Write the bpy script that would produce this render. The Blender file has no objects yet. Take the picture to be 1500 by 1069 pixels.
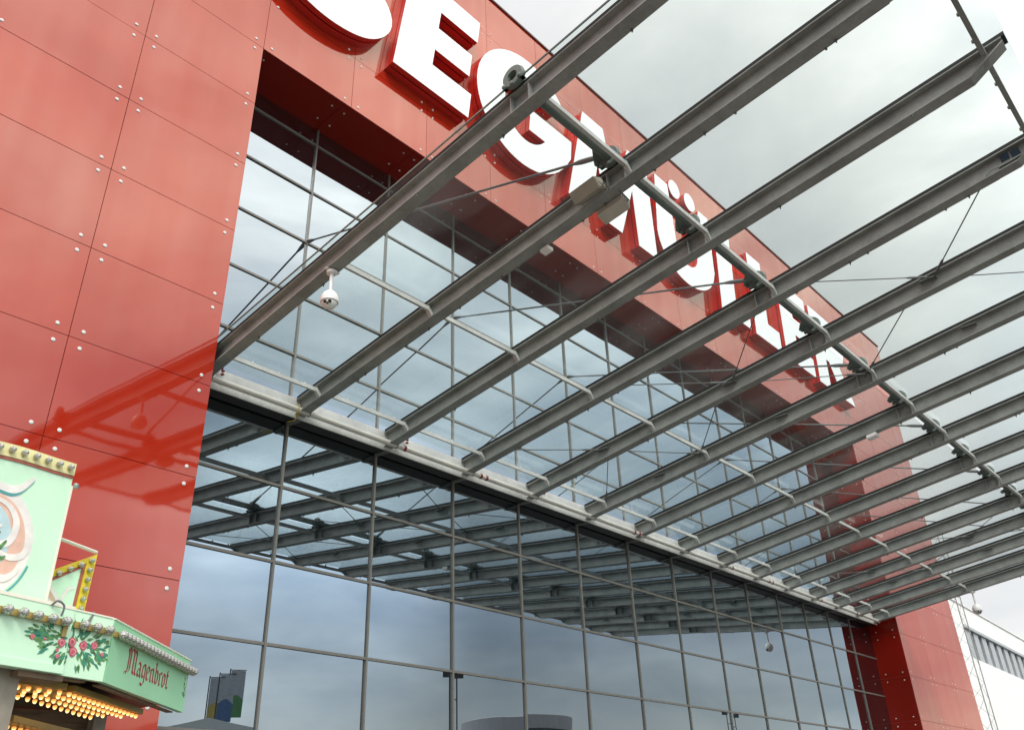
import bpy, math, random
from mathutils import Vector, Matrix
random.seed(7)
ZO = 1.6                      # eye height: every height below is given above the eye, the ground is at -ZO
S = bpy.context.scene
COL = S.collection
GR = -ZO

# ------------------------------------------------------------------ helpers
class MB:
    """collects faces (eye-relative heights) and links them as one mesh object"""
    def __init__(s): s.v = []; s.f = []; s.mi = []
    def add(s, vs, fs, mi=0):
        n = len(s.v); s.v += [tuple(p) for p in vs]
        s.f += [tuple(i + n for i in f) for f in fs]; s.mi += [mi] * len(fs)
    def hexa(s, p, mi=0):
        s.add(p, [(0,3,2,1),(4,5,6,7),(0,1,5,4),(1,2,6,5),(2,3,7,6),(3,0,4,7)], mi)
    def box(s, x0,x1,y0,y1,z0,z1, mi=0):
        s.hexa([(x0,y0,z0),(x1,y0,z0),(x1,y1,z0),(x0,y1,z0),(x0,y0,z1),(x1,y0,z1),(x1,y1,z1),(x0,y1,z1)], mi)
    def obox(s, c, ax, ay, az, mi=0):
        c=Vector(c); ax=Vector(ax); ay=Vector(ay); az=Vector(az)
        s.hexa([c-ax-ay-az,c+ax-ay-az,c+ax+ay-az,c-ax+ay-az,c-ax-ay+az,c+ax-ay+az,c+ax+ay+az,c-ax+ay+az], mi)
    def loft(s, rings, caps=True, mi=0):
        n=len(rings[0]); vs=[p for r in rings for p in r]; fs=[]
        for i in range(len(rings)-1):
            for j in range(n):
                a=i*n+j; b=i*n+(j+1)%n; fs.append((a,b,b+n,a+n))
        if caps:
            fs.append(tuple(range(n-1,-1,-1))); fs.append(tuple((len(rings)-1)*n+j for j in range(n)))
        s.add(vs, fs, mi)
    def tube(s, pts, r, n=10, mi=0, caps=True):
        pts=[Vector(p) for p in pts]; rings=[]; up=None
        for i,p in enumerate(pts):
            t=((pts[min(i+1,len(pts)-1)]-p).normalized()+(p-pts[max(i-1,0)]).normalized()).normalized()
            if up is None:
                up=t.orthogonal().normalized()
            up=(up-t*up.dot(t)).normalized(); w=t.cross(up)
            rr=r[i] if isinstance(r,(list,tuple)) else r
            rings.append([p+up*(rr*math.cos(2*math.pi*k/n))+w*(rr*math.sin(2*math.pi*k/n)) for k in range(n)])
        s.loft(rings, caps, mi)
    def lathe(s, c, prof, axis=(0,0,1), n=16, mi=0):
        c=Vector(c); t=Vector(axis).normalized(); u=t.orthogonal().normalized(); w=t.cross(u)
        s.loft([[c+t*h+u*(r*math.cos(2*math.pi*k/n))+w*(r*math.sin(2*math.pi*k/n)) for k in range(n)] for r,h in prof], True, mi)
    def prism(s, poly, o, ex, ey, d, mi=0):
        """flat polygon (u,v) placed at o along ex, ey and thickened by vector d"""
        o=Vector(o); ex=Vector(ex); ey=Vector(ey); d=Vector(d); n=len(poly)
        a=[o+ex*u+ey*v for u,v in poly]; b=[p+d for p in a]
        s.add(a+b, [tuple(range(n)),tuple(range(2*n-1,n-1,-1))]+[(i,i+n,(i+1)%n+n,(i+1)%n) for i in range(n)], mi)
    def build(s, name, mats, parent=None, smooth=False, origin=None):
        return link_mesh(name, s.v, s.f, s.mi, mats, parent, smooth, origin)

ORG = {}
def link_mesh(name, v, f, mi, mats, parent=None, smooth=False, origin=None):
    if parent is not None: o0 = ORG[parent.name]
    elif origin is not None: o0 = Vector(origin)
    else:
        xs=[p[0] for p in v]; ys=[p[1] for p in v]; zs=[p[2] for p in v]
        o0 = Vector(((min(xs)+max(xs))/2,(min(ys)+max(ys))/2,min(zs)))
    me = bpy.data.meshes.new(name)
    me.from_pydata([(p[0]-o0.x,p[1]-o0.y,p[2]-o0.z) for p in v], [], f)
    if not isinstance(mats,(list,tuple)): mats=[mats]
    for m in mats: me.materials.append(m)
    me.polygons.foreach_set('material_index', mi)
    import bmesh
    b=bmesh.new(); b.from_mesh(me); bmesh.ops.recalc_face_normals(b, faces=b.faces); b.to_mesh(me); b.free()
    if smooth:
        me.polygons.foreach_set('use_smooth',[True]*len(me.polygons))
        try: me.set_sharp_from_angle(angle=math.radians(40))
        except Exception: pass
    me.update()
    ob = bpy.data.objects.new(name, me); COL.objects.link(ob)
    if parent is not None: ob.parent = parent
    else: ob.location = (o0.x,o0.y,o0.z+ZO)
    ORG[ob.name] = o0
    return ob
def thing(name, loc, label, cat, group=None):
    e = bpy.data.objects.new(name, None); COL.objects.link(e); e.empty_display_size=.2
    e.location=(loc[0],loc[1],loc[2]+ZO); ORG[e.name]=Vector(loc); return tag(e,label,cat,group)
def tag(o, label, cat, group=None):
    o['label']=label; o['category']=cat
    if group: o['group']=group
    return o
def rough_arc(c, r, a0, a1, n):
    return [(c[0]+r[0]*math.cos(math.radians(a0+(a1-a0)*i/n)), c[1]+r[1]*math.sin(math.radians(a0+(a1-a0)*i/n))) for i in range(n+1)]
def catmull(P, n=8):
    out=[]; P=[Vector(p) for p in P]
    for i in range(len(P)-1):
        p0=P[max(i-1,0)];p1=P[i];p2=P[i+1];p3=P[min(i+2,len(P)-1)]
        for k in range(n):
            t=k/n; out.append(.5*((2*p1)+(p2-p0)*t+(2*p0-5*p1+4*p2-p3)*t*t+(3*p1-p0-3*p2+p3)*t**3))
    out.append(P[-1]); return out
def stroke(P, w):
    """outline of a stroke of (varying) width along 2-D points"""
    P=[Vector(p) for p in P]; L=[];R=[]
    for i,p in enumerate(P):
        t=(P[min(i+1,len(P)-1)]-P[max(i-1,0)]).normalized(); n=Vector((-t.y,t.x))
        ww=w[i] if isinstance(w,(list,tuple)) else w
        L.append(tuple(p+n*ww/2)); R.append(tuple(p-n*ww/2))
    return L+R[::-1]

# ------------------------------------------------------------------ materials
def new_mat(name):
    m=bpy.data.materials.new(name); m.use_nodes=True; nt=m.node_tree; nt.nodes.clear()
    out=nt.nodes.new('ShaderNodeOutputMaterial'); return m,nt,out
def N(nt,t,**kw):
    n=nt.nodes.new(t)
    for k,v in kw.items(): setattr(n,k,v)
    return n
def noise_ramp(nt, scale, lo, hi, c0, c1, detail=6, stretch=None):
    tc=N(nt,'ShaderNodeTexCoord'); nz=N(nt,'ShaderNodeTexNoise'); nz.inputs['Scale'].default_value=scale; nz.inputs['Detail'].default_value=detail
    if stretch:
        mp=N(nt,'ShaderNodeMapping'); mp.inputs['Scale'].default_value=stretch
        nt.links.new(tc.outputs['Object'],mp.inputs['Vector']); nt.links.new(mp.outputs['Vector'],nz.inputs['Vector'])
    else: nt.links.new(tc.outputs['Object'],nz.inputs['Vector'])
    r=N(nt,'ShaderNodeValToRGB'); r.color_ramp.elements[0].position=lo; r.color_ramp.elements[1].position=hi
    r.color_ramp.elements[0].color=(*c0,1); r.color_ramp.elements[1].color=(*c1,1)
    nt.links.new(nz.outputs['Fac'],r.inputs['Fac']); return r,nz
def solid(name, c, rough=.5, metal=0, var=.12, scale=6, spec=.5, ior=1.5, bump=0, stretch=None, coat=0):
    m,nt,out=new_mat(name); b=N(nt,'ShaderNodeBsdfPrincipled')
    r,nz=noise_ramp(nt,scale,.3,.7,tuple(x*(1-var) for x in c),tuple(min(1,x*(1+var)) for x in c),stretch=stretch)
    nt.links.new(r.outputs['Color'],b.inputs['Base Color'])
    b.inputs['Roughness'].default_value=rough; b.inputs['Metallic'].default_value=metal
    b.inputs['Specular IOR Level'].default_value=spec; b.inputs['IOR'].default_value=ior; b.inputs['Coat Weight'].default_value=coat
    if bump:
        bp=N(nt,'ShaderNodeBump'); bp.inputs['Strength'].default_value=bump; bp.inputs['Distance'].default_value=.01
        nt.links.new(nz.outputs['Fac'],bp.inputs['Height']); nt.links.new(bp.outputs['Normal'],b.inputs['Normal'])
    nt.links.new(b.outputs[0],out.inputs['Surface']); return m
def galv(name, c=(.31,.315,.298), dark=.72, metal=.18):
    """galvanised steel: cloudy spangle, streaks, soft metallic sheen"""
    m,nt,out=new_mat(name); b=N(nt,'ShaderNodeBsdfPrincipled'); tc=N(nt,'ShaderNodeTexCoord')
    n1=N(nt,'ShaderNodeTexNoise'); n1.inputs['Scale'].default_value=2.2; n1.inputs['Detail'].default_value=8; n1.inputs['Roughness'].default_value=.7
    vo=N(nt,'ShaderNodeTexVoronoi'); vo.inputs['Scale'].default_value=38
    for n in (n1,vo): nt.links.new(tc.outputs['Object'],n.inputs['Vector'])
    mx=N(nt,'ShaderNodeMixRGB'); mx.inputs['Fac'].default_value=.1
    nt.links.new(n1.outputs['Fac'],mx.inputs['Color1']); nt.links.new(vo.outputs['Color'],mx.inputs['Color2'])
    r=N(nt,'ShaderNodeValToRGB'); e=r.color_ramp.elements; e[0].position=.33; e[1].position=.68
    e[0].color=(*[x*dark for x in c],1); e[1].color=(*[x*1.2 for x in c],1)
    nt.links.new(mx.outputs[0],r.inputs['Fac']); nt.links.new(r.outputs[0],b.inputs['Base Color'])
    b.inputs['Metallic'].default_value=metal
    rr=N(nt,'ShaderNodeMapRange'); rr.inputs['To Min'].default_value=.5; rr.inputs['To Max'].default_value=.7; b.inputs['Specular IOR Level'].default_value=.3
    nt.links.new(n1.outputs['Fac'],rr.inputs['Value']); nt.links.new(rr.outputs[0],b.inputs['Roughness'])
    nt.links.new(b.outputs[0],out.inputs['Surface']); return m
def cladding_mat(name, ior=1.96, rough=.035, ca=(.37,.020,.008), cb=(.42,.024,.009)):
    """red high-pressure laminate: deep red body under a clear glossy face that mirrors the sky"""
    m,nt,out=new_mat(name)
    r,nz=noise_ramp(nt,.8,.3,.7,ca,cb,detail=4)
    d=N(nt,'ShaderNodeBsdfDiffuse'); nt.links.new(r.outputs[0],d.inputs['Color'])
    g=N(nt,'ShaderNodeBsdfGlossy'); g.inputs['Roughness'].default_value=rough; g.inputs['Color'].default_value=(1,.91,.77,1)
    fr=N(nt,'ShaderNodeFresnel'); fr.inputs['IOR'].default_value=ior
    st,_=noise_ramp(nt,1.6,.3,.72,(1.06,)*3,(.86,)*3,detail=7,stretch=(1.6,1,.12))   # rain streaks dull the gloss
    fm=N(nt,'ShaderNodeMath',operation='MULTIPLY'); nt.links.new(fr.outputs[0],fm.inputs[0]); nt.links.new(st.outputs[0],fm.inputs[1])
    mx=N(nt,'ShaderNodeMixShader'); nt.links.new(fm.outputs[0],mx.inputs[0]); nt.links.new(d.outputs[0],mx.inputs[1]); nt.links.new(g.outputs[0],mx.inputs[2])
    tc=N(nt,'ShaderNodeTexCoord'); bn=N(nt,'ShaderNodeTexNoise'); bn.inputs['Scale'].default_value=1.1; bn.inputs['Detail'].default_value=2
    nt.links.new(tc.outputs['Object'],bn.inputs['Vector'])
    bp=N(nt,'ShaderNodeBump'); bp.inputs['Strength'].default_value=.12; bp.inputs['Distance'].default_value=.02
    nt.links.new(bn.outputs['Fac'],bp.inputs['Height'])
    for x in (g,fr): nt.links.new(bp.outputs[0],x.inputs['Normal'])
    nt.links.new(mx.outputs[0],out.inputs['Surface']); return m
def facade_glass(name):
    """solar-control glazing: mirror-like, blue-green, dark rooms behind"""
    m,nt,out=new_mat(name)
    tc=N(nt,'ShaderNodeTexCoord'); bn=N(nt,'ShaderNodeTexNoise'); bn.inputs['Scale'].default_value=.75; bn.inputs['Detail'].default_value=1
    nt.links.new(tc.outputs['Object'],bn.inputs['Vector'])
    bp=N(nt,'ShaderNodeBump'); bp.inputs['Strength'].default_value=.035; bp.inputs['Distance'].default_value=.03
    nt.links.new(bn.outputs['Fac'],bp.inputs['Height'])
    g=N(nt,'ShaderNodeBsdfGlossy'); g.inputs['Roughness'].default_value=.0; g.inputs['Color'].default_value=(.83,.93,1.0,1)
    nt.links.new(bp.outputs[0],g.inputs['Normal'])
    r,_=noise_ramp(nt,3,.3,.7,(.003,.006,.008),(.009,.014,.017),stretch=(1,1,.25))
    d=N(nt,'ShaderNodeBsdfDiffuse'); nt.links.new(r.outputs[0],d.inputs['Color'])
    lw=N(nt,'ShaderNodeLayerWeight'); lw.inputs['Blend'].default_value=.5
    mr=N(nt,'ShaderNodeMapRange'); mr.inputs['To Min'].default_value=.30; mr.inputs['To Max'].default_value=.62
    nt.links.new(lw.outputs['Facing'],mr.inputs['Value'])
    mx=N(nt,'ShaderNodeMixShader'); nt.links.new(mr.outputs[0],mx.inputs[0]); nt.links.new(d.outputs[0],mx.inputs[1]); nt.links.new(g.outputs[0],mx.inputs[2])
    nt.links.new(mx.outputs[0],out.inputs['Surface']); return m
def roof_glass(name, tint=(.915,.945,.935), dirt=.014):
    m,nt,out=new_mat(name)
    t=N(nt,'ShaderNodeBsdfTransparent'); t.inputs['Color'].default_value=(*tint,1)
    g=N(nt,'ShaderNodeBsdfGlossy'); g.inputs['Roughness'].default_value=.01; g.inputs['Color'].default_value=(.95,1,.98,1)
    lw=N(nt,'ShaderNodeLayerWeight'); lw.inputs['Blend'].default_value=.5
    p=N(nt,'ShaderNodeMath',operation='POWER'); p.inputs[1].default_value=5; nt.links.new(lw.outputs['Facing'],p.inputs[0])
    ma=N(nt,'ShaderNodeMath',operation='MULTIPLY_ADD'); ma.inputs[1].default_value=.93; ma.inputs[2].default_value=.022; nt.links.new(p.outputs[0],ma.inputs[0])
    mx=N(nt,'ShaderNodeMixShader'); nt.links.new(ma.outputs[0],mx.inputs[0]); nt.links.new(t.outputs[0],mx.inputs[1]); nt.links.new(g.outputs[0],mx.inputs[2])
    r,_=noise_ramp(nt,1.3,.45,.8,(dirt*.25,)*3,(dirt*2.2,)*3,detail=10,stretch=(1,.3,1))
    tr=N(nt,'ShaderNodeBsdfTranslucent'); tr.inputs['Color'].default_value=(.8,.82,.8,1)
    mx2=N(nt,'ShaderNodeMixShader'); nt.links.new(r.outputs[0],mx2.inputs[0]); nt.links.new(mx.outputs[0],mx2.inputs[1]); nt.links.new(tr.outputs[0],mx2.inputs[2])
    nt.links.new(mx2.outputs[0],out.inputs['Surface']); return m
def lamp_mat(name, c, s):
    m,nt,out=new_mat(name); e=N(nt,'ShaderNodeEmission'); e.inputs['Color'].default_value=(*c,1); e.inputs['Strength'].default_value=s
    nt.links.new(e.outputs[0],out.inputs['Surface']); return m

def lit_bulb_mat(name):
    """small filament bulb: hot yellow tip, amber neck"""
    m,nt,out=new_mat(name); tc=N(nt,'ShaderNodeTexCoord'); sx=N(nt,'ShaderNodeSeparateXYZ'); nt.links.new(tc.outputs['Object'],sx.inputs[0])
    r=N(nt,'ShaderNodeValToRGB'); e=r.color_ramp.elements; e[0].position=.0; e[0].color=(.30,.08,.015,1); e[1].position=.075; e[1].color=(1.0,.74,.36,1)
    x=e.new(.045); x.color=(.85,.38,.09,1)
    nt.links.new(sx.outputs['Z'],r.inputs['Fac'])
    em=N(nt,'ShaderNodeEmission'); em.inputs['Strength'].default_value=1.5; nt.links.new(r.outputs[0],em.inputs['Color'])
    nt.links.new(em.outputs[0],out.inputs['Surface']); return m
M={}
M['red']=cladding_mat('red_laminate'); M['red_b']=cladding_mat('red_laminate_sheet',1.99,.04,(.355,.019,.008),(.40,.023,.009)); M['red_c']=cladding_mat('red_laminate_board',1.93,.045,(.385,.022,.009),(.435,.026,.01)); M['red_gap']=solid('red_joint',(.26,.02,.014),.7)
M['reveal']=cladding_mat('shade_darkened_red_panel',1.3,.2,(.20,.0085,.004),(.235,.0095,.005))  # soffit and reveals: shade of the recess put into a darker red
M['rivet']=solid('rivet_cap',(.66,.65,.63),.35)
M['fglass']=facade_glass('mirror_glazing'); M['mull']=solid('champagne_frame',(.205,.19,.168),.45,.3,var=.06)
M['dark']=solid('dark_interior',(.02,.02,.022),.8)
M['coping']=solid('coping_metal',(.12,.05,.04),.5,.3)
M['galv']=galv('galvanised_steel'); M['galv_dark']=galv('weathered_galvanised_steel',(.17,.175,.17)); M['galv_green']=galv('green_grey_galvanised_steel',(.165,.195,.178),.6); M['galv_light']=galv('bright_galvanised_steel',(.56,.56,.54),.84,.15)
M['steel_shade']=solid('shade_darkened_steel',(.022,.021,.02),.5,.2,var=.3,scale=3); M['rubber']=solid('black_rubber',(.012,.012,.012),.7)  # header beam steel darkened in colour for the shade on its underside
M['rglass']=roof_glass('canopy_glass')
M['edge']=solid('glass_edge_strip',(.09,.12,.11),.4); M['cable']=solid('steel_rope',(.17,.17,.17),.45,.6)
M['white_face']=solid('white_acrylic',(.92,.92,.91),.35,var=.01)
M['letter_red']=solid('letter_red_paint',(.52,.016,.01),.4,var=.08)
M['letter_dark']=solid('letter_recess',(.07,.006,.005),.7)
M['pipe']=solid('grey_white_plastic',(.64,.62,.57),.4,var=.1,scale=3)
M['redpaint']=solid('red_valve_paint',(.24,.015,.012),.4)
M['white']=solid('white_plastic',(.82,.8,.78),.35,var=.03); M['black']=solid('black_plastic',(.012,.012,.014),.2)
M['beige']=solid('speaker_beige',(.5,.47,.4),.5,var=.08); M['brown']=solid('speaker_brown',(.3,.275,.22),.55,var=.08); M['grille']=solid('speaker_grille',(.16,.14,.11),.6)
M['yellow_rope']=solid('yellow_rope',(.55,.4,.07),.7)
M['bluepanel']=solid('dark_lens',(.02,.035,.06),.15)
M['asphalt']=solid('paving',(.14,.135,.125),.9,var=.25,scale=.8,bump=.2)
M['wht_wall']=solid('white_render',(.83,.83,.8),.7,var=.03,scale=.4); M['louvre']=solid('louvre_grey',(.42,.44,.45),.4,.2); M['glz']=solid('dark_window',(.03,.035,.04),.08)
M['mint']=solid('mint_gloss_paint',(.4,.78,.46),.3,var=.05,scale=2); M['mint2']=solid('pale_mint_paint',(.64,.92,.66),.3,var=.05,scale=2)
M['cream']=solid('cream_paint',(.85,.82,.68),.4,var=.04); M['peach']=solid('peach_paint',(.8,.5,.38),.5,var=.12,scale=9); M['paleblue']=solid('pale_blue_paint',(.5,.66,.68),.5,var=.12,scale=8)
M['ivory']=solid('ivory_scroll_paint',(.84,.8,.74),.4,var=.1,scale=12); M['teal']=solid('teal_line_paint',(.08,.36,.36),.4)
M['yellow']=solid('yellow_paint',(.75,.58,.03),.35); M['palegold']=solid('pale_yellow_paint',(.8,.74,.36),.35); M['brownline']=solid('red_brown_line',(.4,.11,.07),.5)
M['gold']=solid('gold_strip',(.42,.3,.09),.4,.3); M['bulb']=solid('clear_bulb',(.5,.49,.45),.12,.6,var=.6,scale=75); M['bulbcap']=solid('bulb_cap',(.3,.28,.24),.3,.7)
M['rose']=solid('rose_paint',(.55,.09,.13),.5,var=.35,scale=40); M['leaf']=solid('leaf_paint',(.1,.25,.08),.5,var=.6,scale=22); M['leaf2']=solid('blue_leaf_paint',(.05,.27,.17),.5,var=.3,scale=25)
M['script']=solid('dark_red_script',(.4,.045,.05),.5)
M['wood']=solid('stained_wood',(.2,.13,.08),.6,var=.3,scale=4,stretch=(1,1,8)); M['post']=solid('grey_wood_post',(.33,.29,.23),.6,var=.2,scale=5)
M['lit']=lit_bulb_mat('lit_bulb_glass'); M['ceil']=solid('stall_ceiling',(.1,.08,.05),.5)
M['flag']=solid('white_flag_cloth',(.42,.45,.5),.8); M['flag_y']=solid('yellow_flag_print',(.5,.4,.1),.8); M['flag_b']=solid('blue_flag_print',(.09,.16,.33),.8); M['flag_g']=solid('green_flag_print',(.1,.27,.1),.8)
M['tent']=solid('grey_tent_cloth',(.17,.19,.19),.8,var=.1); M['mast']=solid('dark_mast_steel',(.05,.055,.06),.5,.3)
M['tower']=solid('tower_cladding',(.33,.34,.36),.6,var=.08); M['tower_dark']=solid('tower_dark',(.14,.15,.16),.6)

# ------------------------------------------------------------------ measured setting
MX=[5.03,6.9,8.72,10.59,12.43,14.33,16.2,18.04,19.89,21.71,23.51,25.22,26.87,28.5,30.12]   # mullion lines
W0,W1,Q=5.03,30.2,36.65
ZB,ZT=12.361,19.27
YW,YG=10.0,10.955
PX=1.937; DZ=1.347

# ground ------------------------------------------------------------
g=MB(); g.add([(-300,-300,GR),(400,-300,GR),(400,300,GR),(-300,300,GR)],[(0,1,2,3)])
gr=g.build('ground',M['asphalt']); gr['kind']='structure'

# ------------------------------------------------------------------ store building
B=thing('store_building',((W0+Q)/2,YW,GR),'red panelled furniture store with mirrored glass front and white letters','building')
ROWS=[ZB-DZ*n for n in range(-5,11)]+[GR]; ROWS[0]=ZT-.06
RV=[]
def clad(name, cols, rows, y=YW):
    p=MB(); RP=[]; gp=.0045
    for i in range(len(cols)-1):
        for j in range(len(rows)-1):
            x0,x1=cols[i]+gp,cols[i+1]-gp; z1,z0=rows[j]-gp,rows[j+1]+gp
            if z1-z0<.05: continue
            q=[random.uniform(-.0012,.0012) for _ in range(3)]; q.append(q[1]+q[2]-q[0])
            p.hexa([(x0,y+q[0],z0),(x1,y+q[1],z0),(x1,y+.02,z0),(x0,y+.02,z0),(x0,y+q[2],z1),(x1,y+q[3],z1),(x1,y+.02,z1),(x0,y+.02,z1)],random.choice((0,0,1,2)))
            ox=min(.155,(x1-x0)*.2); oz=.115
            for xx in (x0+ox,x1-ox):
                for zz in (z0+oz,z1-oz):
                    RP.append(((xx,y-.001,zz),'Y'))
    RV.extend(RP)
    return p.build(name,[M['red'],M['red_b'],M['red_c']],B)
clad('cladding',[W0-PX*k for k in range(8,-1,-1)],ROWS)
fc=[W0+PX*k for k in range(0,13)]+[W1]
clad('fascia',fc,[r for r in ROWS if r>=ZB-.01])
clad('cladding',[W1,W1+(Q-W1)*.335,W1+(Q-W1)*.67,Q],ROWS)
# dark red core behind the panels
c=MB(); c.box(-12,W0-.004,YW+.0225,40,GR,ZT-.07); c.box(W1+.004,Q-.004,YW+.0225,40,GR,ZT-.07); c.box(W0-.003,W1+.003,YW+.0225,40,ZB+.02,ZT-.072)
c.build('wall_core',M['red_gap'],B)
c=MB(); c.box(W0,W1,YG+.2,YG+.3,GR,ZB+.01); c.build('dark_interior',M['dark'],B)
c=MB(); c.box(-12.1,Q+.03,YW-.04,YW+.5,ZT-.055,ZT); c.build('coping',M['coping'],B)
# soffit and reveals (panels with rivets)
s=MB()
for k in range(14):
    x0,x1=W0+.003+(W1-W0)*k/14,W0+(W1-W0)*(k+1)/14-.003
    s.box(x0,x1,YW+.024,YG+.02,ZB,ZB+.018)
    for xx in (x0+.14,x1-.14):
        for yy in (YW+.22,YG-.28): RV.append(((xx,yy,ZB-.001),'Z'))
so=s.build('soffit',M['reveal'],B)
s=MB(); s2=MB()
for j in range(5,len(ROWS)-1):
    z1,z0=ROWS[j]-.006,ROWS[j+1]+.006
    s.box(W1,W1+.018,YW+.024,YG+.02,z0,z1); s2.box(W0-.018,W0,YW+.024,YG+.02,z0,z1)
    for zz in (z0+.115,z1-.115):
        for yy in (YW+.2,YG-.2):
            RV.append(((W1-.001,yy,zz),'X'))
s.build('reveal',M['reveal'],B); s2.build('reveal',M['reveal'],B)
CR=[(0.67486755,-0.73719673,-0.03308739),(0.33963978,0.35010474,-0.87296706),(0.65513251,0.57789934,0.48665567)]
def seen(p):
    c=[sum(CR[i][j]*p[j] for j in range(3)) for i in range(3)]
    return c[2]>0 and abs(c[0]/c[2])<.62 and abs(c[1]/c[2])<.45
RV.sort(key=lambda q:(not seen(q[0]),q[1]!='Y',Vector(q[0]).length))
RPROF=[(.026,0),(.026,-.006),(.017,-.012)]; AX={'X':(1,0,0),'Y':(0,1,0),'Z':(0,0,1)}
rme=None
for i,(pp,a) in enumerate(RV[:100]):
    if rme is None:
        q=MB(); q.lathe((0,0,0),RPROF,axis=(0,1,0),n=10)
        rme=bpy.data.meshes.new('rivet'); rme.from_pydata(q.v,[],q.f); rme.materials.append(M['rivet'])
    o=bpy.data.objects.new('rivet',rme); COL.objects.link(o); o.parent=B; o.location=Vector(pp)-ORG[B.name]
q=MB()
for pp,a in RV[100:]: q.lathe(pp,[(.02,0),(.02,-.005),(.013,-.01)],axis=AX[a],n=8)
o=q.build('rivets',M['rivet'],B); o['kind']='stuff'
# glazed bays
TR=[ZB,11.96,10.79,9.62,8.44,7.27,6.09,4.92,3.74,2.56,1.38,.2,-.98,GR]
for k in range(14):
    x0,x1=MX[k],MX[k+1] if k<13 else W1
    f=MB(); mw=.018
    if k<13: f.box(x1-mw,x1+mw,YG-.032,YG+.01,GR,ZB)
    for z in TR[1:-1]:
        f.box(x0+(mw if k else 0)+.0005,x1-(mw if k<13 else 0)-.0005,YG-.026,YG+.01,z-.02,z+.02)
    w=f.build('window',M['mull'],B)
    p=MB()
    for j in range(len(TR)-1):
        q=[random.uniform(-.004,.004) for _ in range(3)]; q.append(q[1]+q[2]-q[0])
        z1,z0=TR[j],TR[j+1]
        p.hexa([(x0,YG+q[0],z0),(x1,YG+q[1],z0),(x1,YG+.03,z0),(x0,YG+.03,z0),(x0,YG+q[2],z1),(x1,YG+q[3],z1),(x1,YG+.03,z1),(x0,YG+.03,z1)])
    p.build('pane',M['fglass'],w)

# ------------------------------------------------------------------ sign letters
SL=.13; BZ=13.97; YF=9.70
def letter(ch, polys, label):
    """two-step channel letter: red backing can on the wall, dark recess, front can with white face"""
    xs=[u for p in polys for u,v in p]; t=thing('sign_letter',((min(xs)+max(xs))/2,YW,BZ),label,'letter','white letters of the store sign')
    def P(poly,y): return [(u+SL*(v-BZ),y,v) for u,v in poly]
    fa=MB(); fr=MB(); rc=MB(); bk=MB()
    for p in polys:
        cx=sum(u for u,v in p)/len(p); cz=sum(v for u,v in p)/len(p)
        n=len(p)
        fa.add(P(p,YF)+P(p,YF+.012),[tuple(range(n)),tuple(range(2*n-1,n-1,-1))]+[(i,(i+1)%n,(i+1)%n+n,i+n) for i in range(n)])
        for mb,a,b in ((fr,YF+.0125,YF+.125),(bk,YF+.155,YW-.002)):
            mb.add(P(p,a)+P(p,b),[tuple(range(n)),tuple(range(2*n-1,n-1,-1))]+[(i,(i+1)%n,(i+1)%n+n,i+n) for i in range(n)])
        # recess: outline pulled in
        q=[]
        ar=sum(p[i][0]*p[(i+1)%n][1]-p[(i+1)%n][0]*p[i][1] for i in range(n)); sg=1 if ar>0 else -1
        for i in range(n):
            a=Vector(p[i-1]);b_=Vector(p[i]);c_=Vector(p[(i+1)%n])
            d1=(b_-a).normalized();d2=(c_-b_).normalized(); nn=(Vector((-d1.y,d1.x))+Vector((-d2.y,d2.x)))
            if nn.length<1e-4: nn=Vector((-d1.y,d1.x))
            q.append(tuple(b_+nn.normalized()*.035*sg))
        rc.add(P(q,YF+.1255)+P(q,YF+.1545),[tuple(range(n)),tuple(range(2*n-1,n-1,-1))]+[(i,(i+1)%n,(i+1)%n+n,i+n) for i in range(n)])
    fa.build('face',M['white_face'],t); fr.build('side',M['letter_red'],t); rc.build('recess',M['letter_dark'],t); bk.build('backing',M['letter_red'],t)
b,tp=BZ,17.42
letter('S',[stroke(catmull([(7.0,16.55),(6.55,16.95),(5.95,16.95),(5.4,16.45),(5.75,15.9),(6.5,15.5),(6.98,15.0),(6.75,14.5),(6.1,14.33),(5.4,14.5),(4.95,14.95)],8),.98)],'big white letter S on red fascia, cut off at the top edge of the photo')
def Eshape(x,w): 
    return [(x,b),(x+w,b),(x+w,b+.78),(x+.97,b+.78),(x+.97,b+1.32),(x+w-.12,b+1.32),(x+w-.12,b+2.08),(x+.97,b+2.08),(x+.97,b+2.68),(x+w,b+2.68),(x+w,tp),(x,tp)]
letter('E',[Eshape(7.69,2.16)],'big white letter E on red fascia between the cut-off S and the G')
oc=(11.68,15.67)
G=rough_arc(oc,(1.72,1.87),38,318,36)+[(13.2,14.75),(13.42,15.2),(13.42,15.84),(11.82,15.84),(11.82,15.1),(12.42,15.1)]+rough_arc((11.72,15.68),(.82,1.04),312,42,26)
letter('G',[G],'round white letter G behind the first canopy beam and its steel ring')
letter('M',[[(13.37,b),(14.27,b),(14.55,15.9),(15.02,b),(15.62,b),(16.14,15.9),(16.4,b),(17.28,b),(16.88,tp),(15.95,tp),(15.35,15.3),(14.78,tp),(13.86,tp)]],'white letter M behind the two beige loudspeakers')
U=[(17.36,tp),(17.36,15.1)]+rough_arc((18.92,15.25),(1.56,1.34),186,354,22)+[(20.5,15.1),(20.4,tp),(19.82,tp),(19.52,15.3)]+rough_arc((18.94,15.25),(.58,.6),355,185,16)+[(18.34,15.3),(18.04,tp)]
letter('U',[U,rough_arc((18.44,17.47),(.31,.36),0,345,22),rough_arc((19.32,17.47),(.31,.36),0,345,22)],'white letter U with two umlaut dots on red fascia')
def Lshape(x,w): return [(x,b),(x+w,b),(x+w,b+.8),(x+.95,b+.8),(x+.95,tp),(x,tp)]
letter('L',[Lshape(20.77,1.8)],'white letter L just right of the dotted U')
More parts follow.
